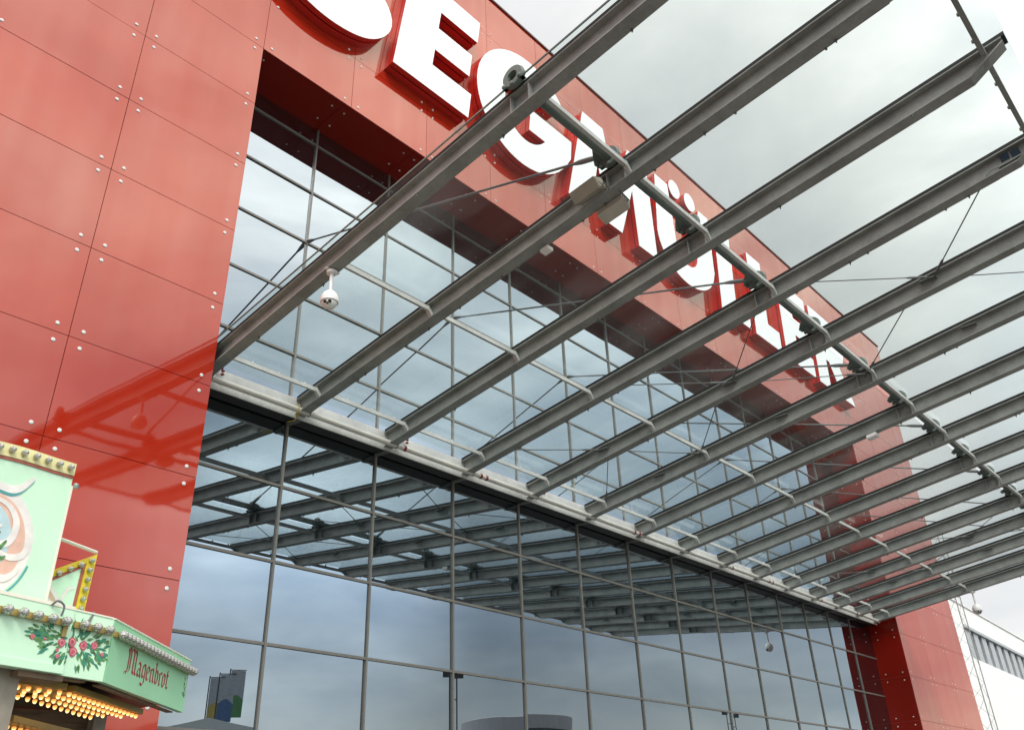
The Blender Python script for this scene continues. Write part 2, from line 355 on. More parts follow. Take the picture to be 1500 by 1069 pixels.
letter('L',[Lshape(22.92,1.75)],'white letter L just left of the second E')
letter('E',[Eshape(25.05,2.2)],'small far white letter E between the second L and the R')
R_out=[(27.6,b),(28.5,b),(28.5,15.28),(28.78,15.28),(29.55,b),(30.62,b),(29.72,15.4)]
R_out+=rough_arc((29.35,16.4),(1.02,1.02),-60,90,14)+[(27.6,tp)]
letter('R',[R_out],'white letter R, last and farthest letter of the sign')

# ------------------------------------------------------------------ canopy
XK=[5.17]+MX[1:14]+[29.96]
def zb(Y): return 6.07+.128*(10.2-Y)
Y0,Y1=10.63,.2
CA=thing('entrance_canopy',(17.5,10.4,6.0),'long glass canopy on galvanised steel beams over the store entrance','canopy')
HB=.27; BF=.085
def prof(x,Y,zl):
    z=zb(Y); t=.016; w=.006; T=HB
    return [(x-BF,Y,z+zl),(x+BF,Y,z+zl),(x+BF,Y,z+zl+t),(x+w,Y,z+zl+t),(x+w,Y,z+T-t),(x+BF,Y,z+T-t),(x+BF,Y,z+T),(x-BF,Y,z+T),(x-BF,Y,z+T-t),(x-w,Y,z+T-t),(x-w,Y,z+zl+t),(x-BF,Y,z+zl+t)]
TY=4.25; TZ=zb(TY)+.40
pur=[10.12,7.56,4.08,.42]
for k,x in enumerate(XK):
    bm=MB(); bm.loft([prof(x,Y,zl) for Y,zl in ((Y0,0),(5.0,0),(.62,0),(.21,.2))])
    be=bm.build('beam',M['galv'],CA)
    q=MB()
    q.loft([[(x-.08,Y,zb(Y)+HB+.001),(x+.08,Y,zb(Y)+HB+.001),(x+.08,Y,zb(Y)+HB+.054),(x-.08,Y,zb(Y)+HB+.054)] for Y in (Y0,.17)])
    q.build('gasket',M['rubber'],be)
    for Y in (TY-.14,TY+.12):
        z=zb(Y)
        for sd in (-1,1):
            q=MB(); q.box(min(x+sd*.0065,x+sd*(BF-.006)),max(x+sd*.0065,x+sd*(BF-.006)),Y-.008,Y+.008,z+.0165,z+HB-.0165); q.build('stiffener',M['galv'],be)
    for i in range(6):   # bolts and clips under the lower flange
        q=MB(); Y=9.5-i*1.6-random.uniform(0,.5)
        sd=random.choice((-1,1,1))
        q.lathe((x+sd*(BF-.015),Y,zb(Y)-.0005),[(.017,0),(.017,-.012),(.009,-.013),(.009,-.04)],n=8); q.build('bolt',M['galv_dark'],be)
    if k==0:
        for d in (-.4,-.32): q=MB(); q.lathe((x-.0065,TY+d,zb(TY)+.12),[(.02,0),(.02,-.02)],axis=(1,0,0),n=8); q.build('bolt',M['galv_dark'],be)
    # ring clamp carrying the tube
    rg=MB(); th=.035; n=28; xb=x; x=x-.14
    R0,R1=.068,.135
    yc,zc=TY,TZ
    ring=[]
    for (r_,xx) in ((R0,x-th),(R1,x-th),(R1+.012,x),(R1,x+th),(R0,x+th)):
        ring.append((r_,xx))
    vs=[];fs=[]
    for i in range(n):
        a=2*math.pi*i/n
        for r_,xx in ring: vs.append((xx,yc+r_*math.cos(a),zc+r_*math.sin(a)))
    m_=len(ring)
    for i in range(n):
        for j in range(m_): fs.append((i*m_+j,((i+1)%n)*m_+j,((i+1)%n)*m_+(j+1)%m_,i*m_+(j+1)%m_))
    rg.add(vs,fs)
    for d in (-.11,0,.11): rg.lathe((x-th-.001,yc+d,zc-.125-d*.128+.03*abs(d)/.11),[(.026,0),(.026,-.022),(.016,-.03)],axis=(1,0,0),n=8)
    rg.hexa([(x-th,yc-.165,zb(yc-.165)+HB+.037),(x+th,yc-.165,zb(yc-.165)+HB+.037),(x+th,yc+.165,zb(yc+.165)+HB+.037),(x-th,yc+.165,zb(yc+.165)+HB+.037),(x-th,yc-.14,zc-.01),(x+th,yc-.14,zc-.01),(x+th,yc+.14,zc-.05),(x-th,yc+.14,zc-.05)]) if False else rg.box(x-th*.8,x+th*.8,yc-.15,yc+.15,zb(yc)+HB+.03,zc-.1)
    rg.build('ring_clamp',M['galv_green'],CA,smooth=True)
# glass panes
for k in range(14):
    x0=XK[k]+(.012 if k else -.13); x1=XK[k+1]-(.012 if k<13 else -.1)
    for ya,yb_ in ((10.55,TY+.1),(TY-.1,.16)):
        p=MB(); p.loft([[(x0,Y,zb(Y)+HB+.055),(x1,Y,zb(Y)+HB+.055),(x1,Y,zb(Y)+HB+.077),(x0,Y,zb(Y)+HB+.077)] for Y in (ya,yb_)])
        p.build('glass_pane',M['rglass'],CA)
        if k==0:
            p=MB(); p.loft([[(x0-.013,Y,zb(Y)+HB+.054),(x0-.001,Y,zb(Y)+HB+.054),(x0-.001,Y,zb(Y)+HB+.078),(x0-.013,Y,zb(Y)+HB+.078)] for Y in (ya,yb_)]); p.build('edge_strip',M['edge'],CA)
# purlins between beams, with a bent end cleat on the right-hand beam
for Y in pur:
    for k in range(14):
        x0,x1=XK[k]+BF+.004,XK[k+1]-BF-.004; z=zb(Y)
        lo,hi=(.15,.225)
        q=MB()
        q.loft([[(xx,Y-.028,z+lo),(xx,Y+.028,z+lo+.012),(xx,Y+.028,z+hi),(xx,Y-.028,z+hi-.012)] for xx in (x0,x1)])
        q.hexa([(x1,Y-.03,z+lo-.002),(x1+BF-.002,Y-.03,z+.05),(x1+BF-.002,Y+.03,z+.05),(x1,Y+.03,z+lo-.002),(x1,Y-.03,z+hi+.002),(x1+BF-.002,Y-.03,z+.14),(x1+BF-.002,Y+.03,z+.14),(x1,Y+.03,z+hi+.002)])
        if Y>10 or Y<1:
            for i in range(3):
                xx=x0+(x1-x0)*(.28+.3*i); q.lathe((xx,Y+.03,z+hi),[(.022,0),(.022,.03)],n=8)
        q.build('purlin',M['galv_light'] if Y>1 else M['galv'],CA)
# main tube, gusset plates and tie rods
q=MB(); q.tube([(5.0,TY,TZ),(30.05,TY,TZ)],.068,24,caps=False); q.tube([(30.05,TY,TZ),(5.0,TY,TZ)],.06,24,caps=False)
q.build('tube',M['galv_green'],CA,smooth=True)
for k in range(1,15):
    x=XK[k]; g_=MB()
    pl=[(-.42,.0),(-.05,.0),(-.05,.15),(-.15,.17),(-.27,.1)]
    g_.prism(pl,(x,TY+.06,TZ-.02),(1,0,0),(0,.98,.1),(0,-.005,.02))
    g_.lathe((x-.12,TY+.18,TZ-.03),[(.028,0),(.028,.07)],n=8)
    g_.build('gusset',M['galv_green'],CA)
for k in (1,3,5,7,9,11,13):
    q=MB(); a=Vector((MX[k],YG-.07,9.62)); e=Vector((XK[k]-.24,TY+.17,TZ+.02))
    d=(e-a).normalized()
    q.tube([a,e-d*.25],.017,8); q.tube([e-d*.32,e-d*.22,e-d*.06,e],[.02,.034,.034,.03],8)
    q.tube([a,a+d*.1,a+d*.22],[.045,.034,.017],8)
    q.build('tie_rod',M['cable'],CA)
def onp(x,Y,off=.2): return (x,Y,zb(Y)+off)
br=[((10.6,.9),(12.43,2.35)),((12.43,2.6),(14.33,4.25)),((10.6,4.3),(12.43,5.9)),((12.43,6.1),(14.33,7.75)),((12.43,8.6),(14.33,10.1)),
    ((10.6,3.9),(12.4,2.3)),((12.43,2.3),(14.33,.5)),((10.7,7.2),(12.4,5.85)),((12.43,5.85),(14.33,4.1)),((10.6,9.9),(12.4,8.7)),((12.43,8.7),(14.33,7.6)),
    ((23.5,.9),(25.2,2.35)),((25.2,2.6),(26.87,4.25)),((23.5,4.3),(25.2,5.9)),((25.2,6.1),(26.87,7.75)),((23.5,3.9),(25.2,2.3)),((25.2,2.3),(26.87,.5)),((23.5,7.2),(25.2,5.85)),((25.2,5.85),(26.87,4.1)),((23.5,9.9),(25.2,8.7)),((25.2,8.7),(26.87,7.6))]
for (xa,ya),(xb,yb) in br:
    q=MB(); a=Vector(onp(xa,ya)); e=Vector(onp(xb,yb)); d=(e-a)
    q.tube([a,e],.009,6); q.tube([a+d*.80,a+d*.82,a+d*.94,a+d*.96],[.01,.02,.02,.01],6)
    q.build('brace_rod',M['cable'],CA)
for k in (4,5,11,12):
    for Y in (2.4,5.9,8.7):
        q=MB(); x=XK[k]; q.box(x-.1,x+.1,Y-.12,Y+.12,zb(Y)+.19,zb(Y)+.205); q.build('brace_plate',M['galv_dark'],CA)
# conduits along every second beam
for k in (1,3,5,7,9,11,13):
    x=XK[k]; q=MB()
    q.tube([(x+BF+.012,9.9,zb(9.9)+.02),(x+BF+.012,.9,zb(.9)+.02)],.013,8)
    for i in range(8): Y=9.3-1.1*i; q.box(x+BF-.012,x+BF+.03,Y-.012,Y+.012,zb(Y)-.004,zb(Y)+.038)
    q.build('conduit',M['galv_dark'],CA)
q=MB(); x=XK[1]; q.tube([(x-.02,9.9,zb(9.9)+.03),(x+.03,4.4,zb(4.4)+.03)],.009,6); q.build('red_cable',M['redpaint'],CA)
# header channel on the wall
q=MB()
hx0,hx1=5.06,30.16
q.loft([[(x,10.64,5.965),(x,10.66,5.965),(x,10.66,6.29),(x,10.74,6.295),(x,10.74,6.315),(x,10.64,6.31)] for x in (hx0,hx1)])
q.build('header_channel',M['galv_light'],CA)
q=MB(); q.loft([[(x,10.6625,5.965),(x,10.925,5.985),(x,10.925,6.15),(x,10.8,6.28),(x,10.6625,6.28)] for x in (hx0,hx1)]); q.build('header_beam',M['steel_shade'],CA)
for k in range(1,14):
    q=MB(); q.loft([[(xx,10.63,5.94),(xx,10.93,5.962),(xx,10.93,5.98),(xx,10.63,5.96)] for xx in (XK[k]-.05,XK[k]+.05)]); q.build('wall_bracket',M['galv_dark'],CA)

# ------------------------------------------------------------------ pipe and fittings
P=thing('sprinkler_pipe',(17.5,10.36,5.88),'long pale grey pipe with red couplings running below the canopy along the glass','pipe')
q=MB(); py,pz,pr=10.52,6.055,.047
q.tube([(5.15,py,pz),(30.05,py,pz)],pr,16); 
for x in (5.22,30.0): q.tube([(x-.02,py,pz),(x+.05,py,pz)],pr+.008,16)
q.build('tube',M['pipe'],P,smooth=True)
for x in (10.9,11.05,15.9,16.08,20.3,22.3,22.5,25.6,28.2,28.45,9.0):
    q=MB(); q.tube([(x-.025,py,pz),(x+.025,py,pz)],pr+.006,16); q.build('coupling',M['redpaint'],P)
for k in range(14):
    q=MB(); x=XK[k]+.1
    pts=[(x,py+(pr+.008)*math.cos(a),pz+(pr+.008)*math.sin(a)) for a in [math.pi*2*i/12 for i in range(13)]]
    q.tube(pts,.006,6); q.tube([(x,py,pz+pr),(x,py+.02,zb(10.3)+.02)],.006,6); q.build('hanger',M['cable'],P)
for i,k in enumerate((0,2,4,6,8,10,12)):
    x=XK[k]+(.28 if k else .2); q=MB()
    pts=[(x,10.56,6.30),(x+.05,10.555,6.30),(x+.09,10.55,6.25),(x+.085,10.55,6.17)]
    pts=[tuple(p) for p in catmull(pts,3)]
    q.tube(pts,.009,6)
    for p in pts[2::2]: q.lathe((p[0],p[1],p[2]-.009),[(.014,0),(.03,.005),(.03,.018),(.014,.024)],n=8)
    o=q.build('sprinkler_branch',M['redpaint']); tag(o,'red beaded sprinkler branch beside the '+['first','third','fifth','seventh','ninth','eleventh','thirteenth'][i]+' canopy beam from the left, over the pale pipe','sprinkler branch','red sprinkler branches along the pipe')
q=MB(); x=XK[1]-.1
q.tube([(x+.05*math.cos(a)*.6,10.54+.08*math.cos(a),6.055+.09*math.sin(a)) for a in [i*.52 for i in range(13)]],.008,6)
q.tube([(x+.02,10.52,5.965),(x+.0,10.62,5.90),(x-.04,10.74,5.91)],.008,6)
o=q.build('cable',M['yellow_rope']); tag(o,'yellow cable tied round the pale pipe at the second beam','cable')

# ------------------------------------------------------------------ things hung on the canopy
def dome_camera(x,Y,drop,r,label):
    z=zb(Y)-.0; t=thing('dome_camera',(x,Y,z-drop),label,'camera','dome cameras hanging from the canopy')
    q=MB(); q.lathe((x,Y,z-.045),[(r*.62,0),(r*.66,.03),(r*.5,.044)],n=20); q.box(x-BF-.02,x+BF+.02,Y-.03,Y+.03,z-.004,z-.0005); q.build('mounting_plate',M['white'],t,smooth=True)
    top=z-drop+2.45*r
    q=MB(); q.tube([(x,Y,z-.045),(x,Y,top)],r*.22,12); q.build('stem',M['white'],t,smooth=True)
    c=z-drop+r
    q=MB(); q.lathe((x,Y,c),[(r*1.06,-.02*r/.11),(r*1.08,.25*r),(r*1.0,.6*r),(r*.8,1.0*r),(r*.5,1.3*r),(r*.2,1.45*r)],n=24); q.build('housing',M['white'],t,smooth=True)
    q=MB(); q.lathe((x,Y,c),[(r*.3,-.95*r),(r*.62,-.78*r),(r*.86,-.45*r),(r*.96,-.03*r),(r*.9,.1*r)],n=24); q.build('ball',M['white'],t,smooth=True)
    d=Vector((-.75,-.6,-.35)).normalized(); s=Vector((d.y,-d.x,0)).normalized()
    for e in (-1,1):
        q=MB(); q.lathe(Vector((x,Y,c-.2*r))+d*r*.72+s*e*r*.28,[(r*.19,0),(r*.19,.2*r),(r*.12,.22*r)],axis=d,n=14); q.build('lens',M['black'],t)
    q=MB(); q.lathe(Vector((x,Y,c-.45*r))+d*r*.72,[(r*.12,0),(r*.12,.18*r)],axis=d,n=12); q.build('lens',M['black'],t)
dome_camera(5.17,7.55,.57,.108,'white dome camera hanging from the nearest canopy beam')
dome_camera(29.96,7.4,.72,.135,'white dome camera hanging from the farthest canopy beam')
def speaker(c,label,tilt,cm):
    t=thing('loudspeaker',c,label,'loudspeaker','loudspeakers on the canopy')
    ay=Vector((0,-.99,.128)).normalized(); ax=Vector((math.cos(tilt),0,math.sin(tilt))); az=ax.cross(ay)
    c=Vector(c)
    q=MB(); q.obox(c,ax*.09,ay*.19,az*.08); q.build('case',M[cm],t)
    q=MB(); q.obox(c-az*.083-ay*.0,ax*.078,ay*.178,az*.004); q.build('grille',M['grille'],t)
    q=MB(); q.obox(c-az*.089-ay*.13,ax*.022,ay*.022,az*.002); q.build('badge',M['beige'],t)
    q=MB(); q.obox(c+ay*.195,ax*.07,ay*.006,az*.06); q.lathe(c+ay*.2,[(.05,0),(.05,.012),(.02,.016)],axis=ay,n=14); q.build('end_plate',M['beige'],t)
    q=MB(); q.tube([c+ay*.2,c+ay*.24+az*.06,(6.9,c.y-.22,zb(c.y-.2)+.02)],.01,6); q.build('bracket',M['galv_dark'],t)
speaker((6.70,4.58,zb(4.58)+.07),'brown loudspeaker with beige end plate on the near side of the second beam',.5,'brown')
speaker((7.10,4.5,zb(4.5)-.02),'beige loudspeaker on the far side of the second beam',-.25,'beige')
def small_box(c,h,label,m='white'):
    c=Vector(c); t=thing('junction_box',c,label,'box','small boxes under the canopy')
    q=MB(); q.obox(c,(h,0,0),(0,h*1.15,-h*.15),(0,0,h*.4)); q.build('case',M[m],t)
    q=MB(); q.obox(c-Vector((0,0,h*.44)),(h*.85,0,0),(0,h*.98,-h*.13),(0,0,h*.035)); q.lathe(c+Vector((0,0,h*.4)),[(h*.3,0),(h*.3,.03)],n=10); q.build('lid',M[m],t)
small_box((6.99,5.5,zb(5.5)-.06),.055,'small white box under the second beam below the loudspeakers')
small_box((16.2,4.95,zb(4.95)-.05),.085,'small white box under the seventh beam from the left')
t=thing('flood_lamp',(10.53,.68,zb(.68)+.1),'twin dark floodlight panels on the outer end of the fourth beam','lamp')
for d in (-.065,.065):
    q=MB(); q.obox((10.50,.68+d,zb(.68)+.13),(.014,0,.006),(0,.052,-.007),(-.015,0,.042)); q.build('lamp_head',M['bluepanel'],t)
q=MB(); q.obox((10.535,.70,zb(.70)+.06),(.03,0,0),(0,.15,-.02),(0,0,.008)); q.tube([(10.53,.84,zb(.84)+.07),(10.55,.95,zb(.95)+.10),(10.57,1.05,zb(1.05)+.05)],.008,6); q.build('bracket',M['galv'],t)

# ------------------------------------------------------------------ fair stall
A=Vector((.55,6.17,0)); Bc=Vector((2.932,6.797,0)); Cc=Vector((4.231,7.963,0)); Dd=Vector((4.05,9.2,0)); Ee=Vector((.3,9.2,0))
eF=(Bc-A).normalized(); nF=Vector((eF.y,-eF.x,0)); eS=(Cc-Bc).normalized(); nS=Vector((eS.y,-eS.x,0)); UP=Vector((0,0,1))
K=thing('fair_stall',(2.3,7.8,GR),'mint green wooden fair stall with bulbs, painted roses and Magenbrot lettering','stall')
zf0,zf1=1.15,1.62
# fascia boards
q=MB(); th=.05
LF=(Bc-A).length; LS=(Cc-Bc).length
def slab(mb,o,e,n,u0,u1,z0,z1,d0,d1,mi=0):
    o=Vector(o); a=o+e*u0; b_=o+e*u1
    mb.hexa([tuple(a+n*d0+UP*z0),tuple(b_+n*d0+UP*z0),tuple(b_+n*d1+UP*z0),tuple(a+n*d1+UP*z0),tuple(a+n*d0+UP*z1),tuple(b_+n*d0+UP*z1),tuple(b_+n*d1+UP*z1),tuple(a+n*d1+UP*z1)],mi)
us=(Vector((2.57,6.70,0))-A).dot(eF)
slab(q,A,eF,nF,us+.002,LF,zf0,zf1-.012,-th,0)
slab(q,A,eF,nF,-.3,us,zf0+.0,zf1-.02,-th,.03)
slab(q,A,eF,nF,-.3,us,zf0+.002,zf0+.055,.0305,.042)
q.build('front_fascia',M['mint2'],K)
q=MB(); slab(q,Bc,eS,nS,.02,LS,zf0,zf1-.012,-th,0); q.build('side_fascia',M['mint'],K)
q=MB(); slab(q,A,eF,nF,us+.004,LF-.01,zf1-.011,zf1,-th-.01,.006); slab(q,A,eF,nF,-.3,us-.002,zf1-.019,zf1+.006,-th,.034)
slab(q,Bc,eS,nS,.01,LS+.02,zf1-.011,zf1,-th-.01,.006); q.build('cream_edge',M['cream'],K)
# roof, ceiling, posts, counter, back wall
q=MB()
poly=[(p.x,p.y) for p in (A-eF*.3-nF*.06,Bc-nF*.07-nS*.02,Cc-nS*.06,Dd,Ee)]
q.prism(poly,(0,0,zf1-.1),(1,0,0),(0,1,0),(0,0,.05)); q.build('roof',M['mint'],K)
q=MB(); q.prism(poly,(0,0,zf0+.1),(1,0,0),(0,1,0),(0,0,.03)); q.build('ceiling',M['ceil'],K)
q=MB(); q.box(.35,4.0,9.1,9.16,GR,zf0+.09); q.build('back_wall',M['wood'],K)
q=MB()
slab(q,A,eF,nF,us-.42,us-.22,GR,zf0+.09,-.24,-.1); q.build('post',M['post'],K)
q=MB(); q.box(3.85,3.97,8.95,9.08,GR,zf0+.09); q.build('post',M['post'],K)
q=MB(); slab(q,A,eF,nF,us-.2,LF-.15,GR,GR+1.0,-.3,-.22); slab(q,Bc,eS,nS,.1,LS-.24,GR,GR+1.0,-.3,-.22); slab(q,A,eF,nF,us-.2,LF-.1,GR+1.0,GR+1.04,-.5,-.12); q.build('counter',M['mint'],K)
q=MB(); slab(q,A,eF,nF,us-.3,us+.05,zf0-.04,zf0-.002,-.2,-.012); slab(q,A,eF,nF,us+.06,LF-.1,zf0-.012,zf0-.002,-.12,-.06); slab(q,Bc,eS,nS,.1,LS-.1,zf0-.012,zf0-.002,-.12,-.06); q.build('soffit_board',M['wood'],K)
# bulb strips
q=MB()
slab(q,A,eF,nF,-.3,us-.03,1.475,1.52,.031,.05); slab(q,A,eF,nF,us+.03,LF+.0,1.485,1.53,.0005,.02); slab(q,Bc,eS,nS,.03,LS+.03,1.485,1.525,.0005,.02)
q.build('bulb_strip',M['gold'],K)
def bulb_mesh(r):
    q=MB(); prof=[(r*.55,0),(r*.95,.012),(r,.03),(r*.86,.055),(r*.55,.075),(r*.18,.083)]
    n=22; rings=[]
    for i,(rr,h) in enumerate(prof):
        rings.append([(rr*(1.0 if j%2 else .9)*math.cos(2*math.pi*j/n),rr*(1.0 if j%2 else .9)*math.sin(2*math.pi*j/n),h) for j in range(n)])
    q.loft(rings); return q
bq=bulb_mesh(.042)
proto=None
def bulb(pos, n, s=1.0, mat=None, parent=K, name='bulb'):
    global proto
    me_key=mat or 'bulb'
    if me_key not in BM:
        me=bpy.data.meshes.new('bulb'); me.from_pydata(bq.v,[],bq.f); me.materials.append(M[me_key]); BM[me_key]=me
    o=bpy.data.objects.new(name,BM[me_key]); COL.objects.link(o); o.parent=parent
    o.matrix_local=Matrix.Translation(Vector(pos)-ORG[parent.name]) @ Vector(n).to_track_quat('Z','Y').to_matrix().to_4x4() @ Matrix.Scale(s,4)
    return o
BM={}
u=us-.08
while u>us-1.0: bulb(A+eF*u+nF*.05+UP*1.5,nF,.86); u-=.115
u=us+.095
while u<LF-.03: bulb(A+eF*u+nF*.02+UP*1.51,nF,.86); u+=.11
u=.1
while u<LS+.03: bulb(Bc+eS*u+nS*.02+UP*1.507,nS,.86); u+=.078
# lit bulbs under the ceiling, hung in two staggered rows following the fascia
def litrow(ins, z, du, off):
    a0=A-nF*ins; 
    cnr=Bc-(nF+nS).normalized()*ins/max(.3,(nF+nS).normalized().dot(nF))
    L1=(cnr-a0).dot(eF); u=us-.1+off
    while u<L1: bulb(a0+eF*u+UP*z,(0,0,-1),.42,'lit',K,'lit_bulb'); u+=du
    L2=LS-.35-ins*.3; u=off+.03
    while u<L2: bulb(cnr+eS*u+UP*z,(0,0,-1),.42,'lit',K,'lit_bulb'); u+=du
litrow(.28,1.1,.085,0); litrow(.40,1.1,.09,.05); litrow(.53,1.1,.1,.02); litrow(.67,1.1,.11,.06); litrow(.84,.92,.1,.03); litrow(.93,.9,.12,.0)
q=MB()
for ins in (.42,.9):
    a0=A-nF*ins; cnr=Bc-(nF+nS).normalized()*ins/(nF+nS).normalized().dot(nF)
    zz=1.1 if ins<.5 else .92; slab(q,a0,eF,nF,us-.15,(cnr-a0).dot(eF),zz+.005,zz+.05,-.28 if ins<.5 else -.15,.17); slab(q,cnr,eS,nS,0.01,LS-.4,zz+.005,zz+.049,-.28 if ins<.5 else -.15,.17)
q.build('bulb_board',M['gold'],K)
# upper sign boards ---------------------------------------------------
oU=A-nF*.12; zU=1.6
uR=(Vector((2.391,6.759,0))-oU).dot(eF); uL=uR-1.75
def arcz(u):
    x=u-uR; return 2.715-.30*max(0,-x-.25)**2+.015*math.sin(x*5)
top=[(uL+(uR-uL)*i/20,arcz(uL+(uR-uL)*i/20)) for i in range(21)]
q=MB(); q.prism([(uL,zU)]+top+[(uR,zU)] if False else [(uR+.02,zU),(uL,zU)]+top,oU,eF,UP,-nF*.03); q.build('sign_board',M['mint2'],K)
q=MB()
def band(lo,hi,d):
    for i in range(20):
        (a,za),(b_,zb_)=top[i],top[i+1]
        q.hexa([tuple(oU+eF*a+UP*(za+lo)),tuple(oU+eF*b_+UP*(zb_+lo)),tuple(oU+eF*b_+UP*(zb_+lo)+nF*d),tuple(oU+eF*a+UP*(za+lo)+nF*d),tuple(oU+eF*a+UP*(za+hi)),tuple(oU+eF*b_+UP*(zb_+hi)),tuple(oU+eF*b_+UP*(zb_+hi)+nF*d),tuple(oU+eF*a+UP*(za+hi)+nF*d)])
band(-.075,.025,.012); q.build('yellow_border',M['palegold'],K)
q=MB(); band(-.098,-.078,.008); q.build('red_line',M['brownline'],K)
q=MB(); q.prism([(uR+.002,zU+.05),(uR+.02,zU+.05),(uR+.018,2.56),(uR-.0,2.56)],oU+nF*.0005,eF,UP,nF*.004); q.build('cream_line',M['cream'],K)
u=uR-.055
while u>uL: bulb(oU+eF*u+nF*.012+UP*(arcz(u)-.022),nF,.62); u-=.098
bulb(oU+eF*(uR+.02)+UP*2.57,eF,.6)
# painted medallion
mc=(uR-.55,1.99)
def decal(name, polys, mat, lvl):
    q=MB()
    for p in polys: q.prism(p,oU+nF*(.0008+.0012*lvl),eF,UP,nF*.001)
    return q.build(name,M[mat],K)
decal('painted_medallion',[rough_arc(mc,(.355,.41),0,355,50)],'ivory',0)
decal('painted_medallion',[rough_arc((mc[0]+.005,mc[1]),(.285,.335),0,355,50)],'peach',1)
decal('painted_medallion',[rough_arc((mc[0]-.02,mc[1]),(.2,.26),0,355,40)],'paleblue',2)
sw=lambda pts,w: stroke(catmull(pts,7),[w*(.15+.85*math.sin(math.pi*min(1,(i+.5)/(7*(len(pts)-1)+1)))**.7) for i in range(7*(len(pts)-1)+1)])
mm=lambda l: [(mc[0]+x,mc[1]+y) for x,y in l]
decal('painted_scroll',[sw(mm([(-.12,.42),(.02,.39),(.14,.41),(.245,.53)]),.06),sw(mm([(-.05,.3),(.1,.27),(.19,.16),(.17,.02),(.07,-.02),(.03,.07),(.09,.12)]),.055),sw(mm([(.31,.1),(.3,-.04),(.2,-.09),(.1,-.06)]),.05),sw(mm([(.29,-.16),(.2,-.24),(.06,-.24),(-.05,-.16)]),.055)],'ivory',4)
decal('painted_line',[sw(mm([(-.12,.385),(.02,.352),(.14,.37),(.245,.5)]),.022)],'teal',3)
decal('painted_line',[stroke([(mc[0]+.366*math.cos(a),mc[1]-.008+.425*math.sin(a)) for a in [math.radians(-75+i*5) for i in range(13)]],.014)],'teal',3)
decal('painted_sprig',[sw(mm([(.02,-.12),(.1,-.06),(.15,.02)]),.03),sw(mm([(.04,-.1),(.12,-.12),(.17,-.09)]),.03),sw(mm([(.06,-.06),(.05,.02),(.09,.07)]),.03)],'leaf',5)
# side wing behind the sign board, with yellow lit border
oW=oU-nF*.25
W_=lambda l: [(uR+x,z) for x,z in l]
q=MB(); q.prism(W_([(-.1,1.6),(.5,1.6),(.516,2.17),(-.1,1.8)]),oW,eF,UP,-nF*.03); q.build('wing_board',M['mint2'],K)
q=MB(); q.prism(W_([(-.1,1.73),(.453,2.09),(.437,1.6),(.518,1.6),(.535,2.185),(-.1,1.803)]),oW+nF*.0006,eF,UP,nF*.012); q.build('yellow_border',M['yellow'],K)
q=MB(); q.prism(W_([(-.1,1.695),(.425,2.045),(.41,1.6),(.4355,1.6),(.4515,2.087),(-.1,1.727)]),oW+nF*.0006,eF,UP,nF*.006); q.build('red_line',M['brownline'],K)
for i in range(5): bulb(oW+eF*(uR+.485-.088*i)+nF*.013+UP*(2.115-.054*i),nF,.52)
for i in range(1,7): bulb(oW+eF*(uR+.485-.002*i)+nF*.013+UP*(2.115-.078*i),nF,.52)
q=MB(); q.tube([oU+eF*(uR+.01)-nF*.04+UP*2.15,oW+eF*(uR+.53)+UP*2.2],.014,8); q.build('brace_bar',M['cream'],K)
q=MB(); q.prism([(uR+.02,1.62),(uR+.33,1.62),(uR+.3,1.74),(uR+.2,1.82),(uR+.05,1.84)],oW+nF*.001,eF,UP,nF*.001); q.build('painted_scroll',M['peach'],K)
q=MB()
for p in ([(uR+.03,1.85),(uR+.18,1.84),(uR+.28,1.75),(uR+.31,1.63)],[(uR+.28,1.66),(uR+.31,1.78),(uR+.35,1.86),(uR+.4,1.87)],[(uR+.1,1.7),(uR+.18,1.75),(uR+.25,1.68)]): q.prism(sw(p,.035),oW+nF*.0025,eF,UP,nF*.001)
q.build('painted_scroll',M['ivory'],K)
# cables and tag on the fascia
q=MB(); q.tube([tuple(p) for p in catmull([A+eF*(us-.2)+nF*.04+UP*1.6,A+eF*(us-.18)+nF*.07+UP*1.63,A+eF*(us-.13)+nF*.08+UP*1.6,A+eF*(us-.13)+nF*.07+UP*1.53],5)],.008,8); q.build('cable',M['galv_dark'],K); q=MB(); q.tube([A+eF*(us+.13)+nF*.03+UP*1.53,A+eF*(us+.2)-nF*.02+UP*1.63],.01,8); q.build('cable',M['galv_dark'],K)
q=MB(); slab(q,A,eF,nF,us-.075,us-.04,1.4,1.47,.031,.045); q.build('hook',M['gold'],K)
# roses
rf=2.16
M['rose2']=solid('pale_rose_paint',(.72,.3,.32),.5,var=.3,scale=50)
lv=MB(); lv2=MB()
random.seed(11)
def leaf(mb,u,v,a,L,wd,d):
    p=[(0,0),(.3*L,wd),(.7*L,.8*wd),(L,0),(.7*L,-.7*wd),(.3*L,-wd)]
    p=[(u+x*math.cos(a)-y*math.sin(a),v+x*math.sin(a)+y*math.cos(a)) for x,y in p]
    mb.prism(p,A+nF*d,eF,UP,nF*.001)
def dd(u): return .0445 if u<us and False else (.0312 if u<us else .0012)
for i in range(250):
    t=random.uniform(-1,1); u=rf+t*.37+random.uniform(-.03,.03); 
    hgt=.125*(1-abs(t)**1.6)+.018
    v=1.365+random.uniform(-hgt,hgt)-.02*t
    if u>LF-.04: continue
    a=math.atan2(v-1.365+random.uniform(-.04,.03),(u-rf)*.6+random.uniform(-.05,.05))
    leaf(lv if random.random()<.62 else lv2,u,v,a,random.uniform(.038,.068),random.uniform(.007,.0125),dd(u)+.0002*(i%9))
lv.build('painted_leaves',M['leaf'],K); lv2.build('painted_leaves',M['leaf2'],K)
